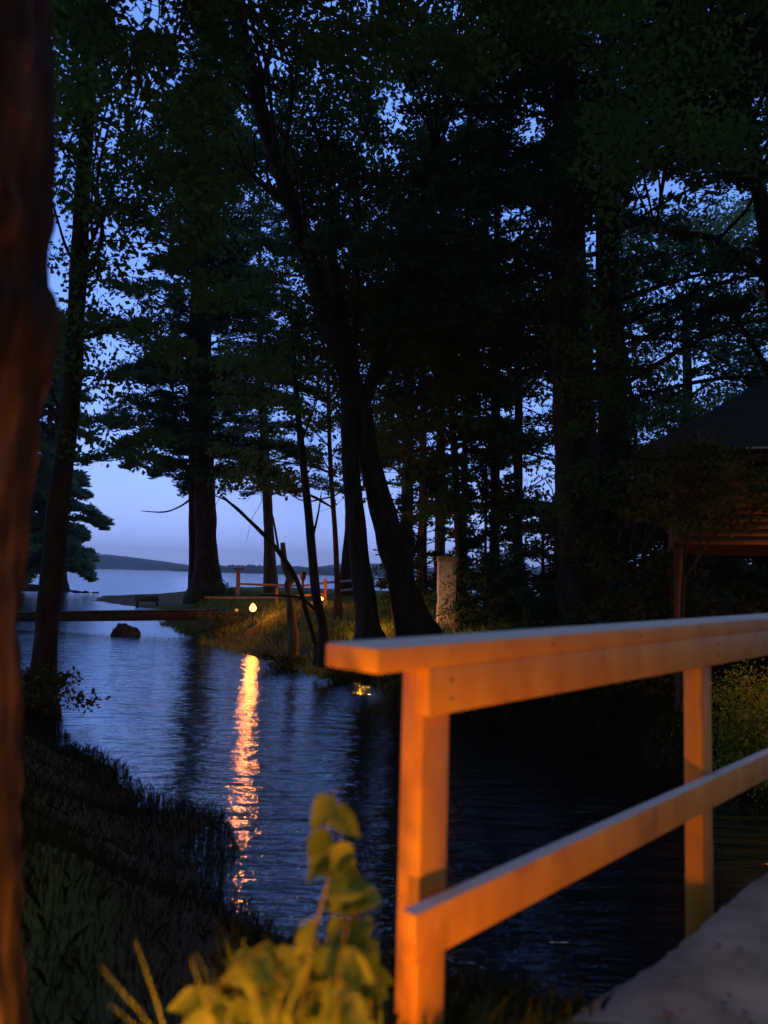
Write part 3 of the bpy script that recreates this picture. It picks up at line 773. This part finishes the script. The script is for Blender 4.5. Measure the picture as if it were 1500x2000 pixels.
# ------------------------------------------------------------------ far footbridge, rocks
br = empty('footbridge', P(220, 1200, 30.2), 'low plank footbridge crossing the inlet at the left', 'footbridge')
p0 = P(-60, 1196, 30.5); p1 = P(428, 1190, 30.2)
mb = MB(); nb_ = 60
for i in range(nb_):
    a = p0.lerp(p1, i / nb_); b_ = p0.lerp(p1, (i + .94) / nb_)
    q0 = Vector((0, .45, 0))
    mb.hexa([a - q0 - Vector((0, 0, .05)), b_ - q0 - Vector((0, 0, .05)), b_ + q0 - Vector((0, 0, .05)), a + q0 - Vector((0, 0, .05)), a - q0, b_ - q0, b_ + q0, a + q0])
mb.build('deck', M['bridge_wood'], br)
for s_ in (-.36, .36):
    mb = MB(); mb.beam(p0 + Vector((0, s_, -.2)), p1 + Vector((0, s_, -.235)), .09, .36); mb.build('beam', M['bridge_wood'], br)
def rock(label, c, r, sq=.6, seed=1, name='boulder', group=None):
    import bmesh
    bm = bmesh.new(); bmesh.ops.create_icosphere(bm, subdivisions=4, radius=1)
    for v in bm.verts:
        k = 1 + .30 * mnoise.noise(v.co * 1.3 + Vector((seed * 7, 0, 0))) + .14 * mnoise.noise(v.co * 3.4 + Vector((seed, 3, 0))) + .06 * mnoise.noise(v.co * 8)
        v.co = Vector((v.co.x * r[0], v.co.y * r[1], v.co.z * r[2])) * k
    me = bpy.data.meshes.new(name); bm.to_mesh(me); bm.free()
    for p_ in me.polygons: p_.use_smooth = True
    o = link(name, me, M['rock']); o.location = c
    return tag(o, label, name, group)
rock('rounded dark boulder in the water under the footbridge', P(246, 1241, 29.2), (.58, .5, .42), seed=3)
for i, (u, v, lb) in enumerate([(150, 1160, 'leftmost of the small shore rocks beyond the footbridge'), (166, 1161, 'middle of the small shore rocks beyond the footbridge'), (186, 1162, 'rightmost of the small shore rocks beyond the footbridge')]):
    rock(lb, P(u, v, 76), (.5, .5, .35), seed=5 + i, name='rock', group='small shore rocks')

# dark bench / dock box at the end of the point
bx = P(290, 1147, 52); zb = hz(bx.x, bx.y)
dk = empty('bench', (bx.x, bx.y, zb), 'dark bench on the grassy point, seen against the lake', 'bench')
mb = MB(); mb.box((bx.x - .8, bx.y - .25, zb + .42), (bx.x + .8, bx.y + .2, zb + .48)); mb.build('seat', M['dark_wood'], dk)
mb = MB(); mb.box((bx.x - .8, bx.y - .31, zb + .3), (bx.x + .8, bx.y - .26, zb + .72)); mb.build('backrest', M['dark_wood'], dk)
for s_ in (-.7, .7):
    mb = MB(); mb.box((bx.x + s_ - .05, bx.y - .24, zb - .1), (bx.x + s_ + .05, bx.y + .18, zb + .415)); mb.build('leg', M['dark_wood'], dk)

# ------------------------------------------------------------------ split rail fence
fr = P(600, 1160, 34)
fence = empty('split_rail_fence', (fr.x, fr.y, hz(fr.x, fr.y)), 'rustic split rail fence between the bank lawn and the lake', 'fence')
FP = [(466, 1113, 33, .34), (541, 1148, 30, .2), (636, 1130, 31, .26), (729, 1126, 36, .26), (828, 1124, 38, .26)]
tops = []
for (u, v, Y, wd) in FP:
    t = P(u, v, Y); zb = hz(t.x, t.y); tops.append((t, zb))
    wd *= .5
    mb = MB(); q = np.array([(t.x, t.y, zb - .3), (t.x + .01, t.y, (zb + t.z) / 2), (t.x - .01, t.y, t.z)])
    mb.tube(q, [wd * .62, wd * .58, wd * .55], 8, .15); mb.build('post', M['rail_wood'], fence)
    if u == 466:
        mb = MB(); mb.box((t.x - .17, t.y - .17, t.z + .003), (t.x + .20, t.y + .20, t.z + .07)); mb.build('post_cap', M['dark_wood'], fence)
def rail(a, b_, r=.055):
    mb = MB(); m_ = (a + b_) / 2 + Vector((0, 0, -.02)); mb.tube([a, m_, b_], [r * .8, r, r * .8], 8, .25); mb.build('rail', M['rail_wood'], fence)
rail(P(466, 1140, 33), P(592, 1144, 31.5)); rail(P(592, 1144, 31.5), P(636, 1138, 31))
rail(P(636, 1138, 31), P(729, 1130, 36)); rail(P(636, 1158, 31), P(729, 1144, 36)); rail(P(400, 1167, 31), P(541, 1167, 30)); rail(P(541, 1165, 30), P(636, 1160, 31))
rail(P(729, 1130, 36), P(828, 1136, 38)); rail(P(729, 1145, 36), P(828, 1152, 38))

# ------------------------------------------------------------------ lanterns
def lantern(label, u, v, Y, r, glow, group='warm path lanterns on the far bank', name='path_lantern', power=0):
    c = P(u, v, Y); zb = hz(c.x, c.y)
    zb = min(zb, c.z - r * 1.6)
    root = empty(name, (c.x, c.y, zb), label, 'lantern', group)
    mb = MB(); mb.tube([(c.x, c.y, zb - .1), (c.x, c.y, (zb + c.z) / 2), (c.x, c.y, c.z - r)], [.02, .02, .02], 8); mb.build('pole', M['metal'], root)
    th = np.linspace(-np.pi / 2, np.pi / 2, 9)
    mb = MB(); mb.tube([(c.x, c.y, c.z + r * math.sin(t)) for t in th], [max(.004, r * math.cos(t)) for t in th], 14); mb.build('globe', M[glow], root, True)
    mb = MB(); mb.tube([(c.x, c.y, c.z + r * .92), (c.x, c.y, c.z + r * 1.15), (c.x, c.y, c.z + r * 1.5)], [r * .8, r * .6, .01], 12); mb.build('lantern_cap', M['metal'], root)
    if power: lamp('lantern_light', (c.x, c.y - r * .4, c.z + r * 1.7), power, LANT, r * .9)
    return c
LANT = (1.0, 0.21, 0.018)
lantern('bright glowing lantern low on the far bank, mirrored in the water', 494, 1188, 26.5, .12, 'glow', power=190)
lantern('small glowing lantern beside the lit fence post', 628, 1170, 29.5, .065, 'glow', power=70)
lantern('faint pale lantern just left of the bright one', 462, 1192, 28, .07, 'glow_dim')
l3 = P(712, 1215, 20.6); lamp('hidden_bank_lamp', (l3.x, l3.y, hz(l3.x, l3.y) + .85), 80, WARM, .05)
# pole with a dark bucket shaped top
c = P(592, 1120, 27); zb = hz(c.x, c.y)
tp = empty('torch_pole', (c.x, c.y, zb), 'unlit dark pole with a cup shaped top behind the sapling', 'torch')
mb = MB(); mb.tube([(c.x, c.y, zb - .2), (c.x, c.y, (zb + c.z) / 2), (c.x, c.y, c.z - .12)], [.05, .045, .045], 8); mb.build('pole', M['dark_wood'], tp)
mb = MB(); mb.tube([(c.x, c.y, c.z - .25), (c.x, c.y, c.z - .22), (c.x, c.y, c.z), (c.x, c.y, c.z + .03), (c.x, c.y, c.z + .06)], [.05, .09, .115, .135, .13], 12); mb.build('cup', M['metal'], tp)

# ------------------------------------------------------------------ pale pillar
c = P(872, 1150, 20.5); zb = hz(c.x, c.y); zt = P(872, 1096, 20.5).z
pl = empty('pillar', (c.x, c.y, zb), 'pale plastered pillar with a tan cap among the trunks', 'pillar')
mb = MB(); mb.box((c.x - .25, c.y - .25, zb - .3), (c.x + .25, c.y + .25, zt)); mb.build('shaft', M['stone'], pl, bevel=.03)
mb = MB(); mb.box((c.x - .28, c.y - .28, zt + .003), (c.x + .30, c.y + .28, zt + .13)); mb.build('cap', M['rail_wood'], pl, bevel=.02)

# ------------------------------------------------------------------ pavilion at the right
YB = 10.0
c0 = P(1312, 1000, YB); D0 = math.hypot(c0.x, c0.y)
AZ = math.atan2(c0.x, c0.y) - R(1)
pv = empty('pavilion', (c0.x, c0.y, 0), 'open sided pavilion with a dark roof and brown upper wall at the right', 'pavilion')
zt = P(1312, 934, YB).z; zbm = P(1312, 1062, YB).z
PV_W, PV_D, t_ = 4.6, 4.0, .08
def pbuild(mb, name, mat, bevel=0):
    o = mb.build(name, mat, None, False, bevel); o.parent = pv; return o
for lo, hi in (((0, 0, zbm), (PV_W, t_, zt)), ((0, t_, zbm + .002), (t_, PV_D, zt - .002)), ((0, PV_D, zbm), (PV_W, PV_D + t_, zt)), ((PV_W - t_, t_, zbm + .002), (PV_W, PV_D, zt - .002))):
    mb = MB(); mb.box(lo, hi); pbuild(mb, 'upper_wall', M['siding'], .004)
mb = MB()
for k in range(9):
    z_ = zbm + .01 + k * (zt - zbm - .02) / 9
    mb.box((.004, -.016, z_), (PV_W - .004, -.003, z_ + (zt - zbm - .02) / 9 - .006))
pbuild(mb, 'lap_boards', M['siding'])
for (x, y) in ((.08, .1), (PV_W - .08, .1), (.08, PV_D - .05), (PV_W - .08, PV_D - .05), (PV_W / 2, PV_D - .05)):
    mb = MB(); mb.box((x - .055, y - .055, .9), (x + .055, y + .055, zbm + .05)); pbuild(mb, 'post', M['siding'])
ez = P(1240, 892, YB).z; ov = .5
def hip(mb, xa, xb, ya, yb_, z_, r0, r1, th=.07):
    cs = [Vector((xa, ya, z_)), Vector((xb, ya, z_)), Vector((xb, yb_, z_)), Vector((xa, yb_, z_))]
    mb.add([*map(tuple, cs), tuple(r0), tuple(r1)], [(0, 1, 5, 4), (2, 3, 4, 5)])
    mb.add([tuple(cs[3]), tuple(cs[0]), tuple(r0), tuple(r0 + Vector((0, .001, 0)))], [(0, 1, 2, 3)])
    mb.add([tuple(cs[1]), tuple(cs[2]), tuple(r1), tuple(r1 - Vector((0, .001, 0)))], [(0, 1, 2, 3)])
    mb.add([tuple(q - Vector((0, 0, th))) for q in cs], [(3, 2, 1, 0)])
    for i in range(4):
        a, b_ = cs[i], cs[(i + 1) % 4]
        mb.add([tuple(a - Vector((0, 0, th))), tuple(b_ - Vector((0, 0, th))), tuple(b_), tuple(a)], [(0, 1, 2, 3)])
az_ = ez + 1.75
mb = MB(); hip(mb, -ov, PV_W + ov, -ov, PV_D + ov, ez, Vector((1.9, PV_D / 2, az_)), Vector((PV_W - 1.9, PV_D / 2, az_))); pbuild(mb, 'roof', M['shingle'])
mb = MB(); mb.box((.55, -ov - .03, ez + .0), (PV_W + ov, -ov - .004, ez + .022)); pbuild(mb, 'drip_edge', M['drip'])
pv.rotation_euler.z = -AZ

broadleaf('leafy sapling in front of the pavilion wall, faintly lit from below', [(1330,1290,9,10),(1334,1150,9,8),(1345,1020,9,6),(1370,950,9,4)],
    [(1230,1420,860,1030,8.6,9.5,1),(1380,1560,880,1030,8.4,9.3,1)], 95, 60, .22, .07, limbs=24, gain=0, mat='shrub', limb_r=.012, branches=[[(1336,1130,9,5),(1400,1040,8.9,4),(1470,990,8.8,2)]], flare=1.1)

qh = P(838, 1212, 18.9); lamp('lamp_behind_trunk', qh, 26, (1.0, .48, .2), .06)
# warm lights at the pavilion and near the viewer
q = P(1590, 1225, 8.9); lamp('pavilion_lamp', q, 36, WARM, .06)
lamp('trunk_foot_fill', (-.74, 1.42, 1.5), 34, (1.0, .31, .03), .04)  # added fill to brighten the trunk's foot, no fixture stands here
lamp('path_light_by_camera', (-.10, .78, 1.42), 88, (1.0, 0.31, 0.012), .05)

# ------------------------------------------------------------------ foreground plants
def leaf_shape(mb, base, d, up, L, W, curl=.25):
    """pointed oval leaf with a midrib fold, 2 x 6 quads"""
    base = Vector(base); d = Vector(d).normalized(); s_ = d.cross(Vector(up)).normalized(); n_ = s_.cross(d).normalized()
    v = []; K_ = 7
    for i in range(K_):
        t = i / (K_ - 1); wv = W * .5 * math.sin(math.pi * min(1, t ** .75 + .02)) + .0015
        c_ = base + d * (L * t) + n_ * (-curl * L * t * t)
        v += [c_ - s_ * wv + n_ * wv * .3, c_, c_ + s_ * wv + n_ * wv * .3]
    f_ = []
    for i in range(K_ - 1):
        a = i * 3
        f_ += [(a, a + 1, a + 4, a + 3), (a + 1, a + 2, a + 5, a + 4)]
    mb.add([tuple(q) for q in v], f_)
def stalk(root, spec, leaves, L, W, up=(0, 0, 1)):
    q = spline(trunk_line(spec), 6)
    mb = MB(); mb.tube(q[:, :3], q[:, 3], 7, 0, caps=False); mb.build('stem', M['stem'], root, True)
    mb = MB()
    for i in range(leaves):
        t = .1 + .9 * (i + RNG.random() * .6) / leaves
        k = q[min(len(q) - 1, int(t * (len(q) - 1)))]
        az = i * 2.4 + RNG.random()
        d = (math.cos(az), math.sin(az) * .8, RNG.uniform(-.8, .5))
        s_ = RNG.uniform(.65, 1.15)
        leaf_shape(mb, k[:3], d, (RNG.normal() * .5, -.8, 1 + RNG.normal() * .3), L * s_, W * s_, RNG.uniform(.1, .5))
    mb.build('leaves', M['plant'], root, True)
c = P(650, 2350, 1.6)
pA = empty('leafy_plant', (c.x, c.y, 1.27), 'tall leafy plant lit yellow in front of the water, left of the railing post', 'plant', 'leafy plants beside the railing post')
stalk(pA, [(650, 2400, 1.6, 4), (680, 1950, 1.6, 4), (668, 1750, 1.6, 5), (640, 1640, 1.6, 4), (655, 1540, 1.6, 3)], 26, .075, .055)
stalk(pA, [(660, 2400, 1.65, 4), (670, 2000, 1.65, 4), (690, 1850, 1.65, 5), (700, 1720, 1.65, 4)], 14, .09, .06)
stalk(pA, [(630, 2400, 1.55, 4), (620, 2100, 1.55, 4), (600, 1900, 1.55, 5), (640, 1720, 1.55, 4)], 14, .085, .055)
pB = empty('leafy_plant', (P(540, 2350, 1.5).x, 1.5, 1.27), 'low spreading leafy plant at the bottom edge of the photo', 'plant', 'leafy plants beside the railing post')
for k_ in range(15):
    u1 = 400 + 23 * k_ + RNG.uniform(-15, 15); v1 = RNG.uniform(1800, 1980) + (70 if u1 < 480 else 0); u0 = 560 + (u1 - 560) * .5; Yp = RNG.uniform(1.4, 1.75)
    stalk(pB, [(u0, 2400, Yp, 5), ((u0 + u1) / 2, 2150, Yp, 5), (u1, v1 + 60, Yp, 4), (u1, v1, Yp, 3)], 18, .07, .045)
pC = empty('grass_tuft', (P(480, 2350, 1.25).x, 1.25, 1.27), 'few pale dry grass stalks in front of the low plant', 'grass')
for sp in ([(380, 2300, 1.25, 2), (408, 1985, 1.25, 2), (460, 1900, 1.25, 2), (524, 1835, 1.25, 1.5)], [(360, 2300, 1.2, 2), (400, 1990, 1.2, 2), (450, 1895, 1.2, 1.5), (500, 1860, 1.2, 1.2)],
           [(640, 2300, 1.3, 2.5), (655, 1990, 1.3, 2.5), (670, 1850, 1.3, 2), (690, 1770, 1.3, 1.5)], [(580, 2300, 1.3, 2.5), (590, 1950, 1.3, 2.5), (600, 1860, 1.3, 2), (620, 1790, 1.3, 1.5)]):
    q = spline(trunk_line(sp), 6); mb = MB(); mb.tube(q[:, :3], q[:, 3], 6, 0, caps=False); mb.build('blade', M['stem'], pC, True)

mb = MB()
for k_ in range(90):
    u0 = RNG.uniform(380, 740); Yp = RNG.uniform(1.35, 1.8); b0 = P(u0, 2300, Yp); t0 = P(u0 + RNG.normal() * 90 - 20, RNG.uniform(1820, 2080), Yp + RNG.normal() * .1)
    if t0.x > .02: t0.x = .02
    m0 = (b0 + t0) / 2 + Vector((RNG.normal() * .02, 0, .06)); q = spline([b0, m0, t0], 5); wv = np.linspace(.004, .0006, len(q)); sx = Vector((RNG.normal(), RNG.normal(), 0)).normalized()
    v_ = np.vstack([q - np.array(sx) * wv[:, None], q + np.array(sx) * wv[:, None]]); n_ = len(q)
    mb.add(v_, [(i_, i_ + 1, n_ + i_ + 1, n_ + i_) for i_ in range(n_ - 1)])
mb.build('blades', M['plant'], pC)
lx = RNG.uniform(.4, 4, 500); ly = RNG.uniform(.8, 4.5, 500); kk = ((lx - .5) * .70 - (ly - 2.1) * .72 > -.02)
lc = np.stack([lx[kk], ly[kk], np.full(kk.sum(), 1.352)], -1)
v_, f_ = leaf_quads(lc, .035, .92); o = link('leaf_litter', np_mesh('leaf_litter', v_, f_), M['dark_wood']); o['kind'] = 'stuff'; tag(o, 'small dry leaves scattered over the gravel path', 'leaf litter')

# ------------------------------------------------------------------ evening air
HAZE = True
if HAZE:
    mb = MB(); mb.box((-5500, -180, -2.5), (5500, 4200, 120))
    h = mb.build('haze', None); h['kind'] = 'stuff'
    m = bpy.data.materials.new('evening_air'); m.use_nodes = True; nt = m.node_tree; nt.nodes.clear()
    out = nt.nodes.new('ShaderNodeOutputMaterial'); pvn = nt.nodes.new('ShaderNodeVolumePrincipled')
    pvn.inputs['Color'].default_value = (.6, .74, 1, 1); pvn.inputs['Density'].default_value = .00026
    nt.links.new(pvn.outputs[0], out.inputs['Volume'])
    h.data.materials.append(m)
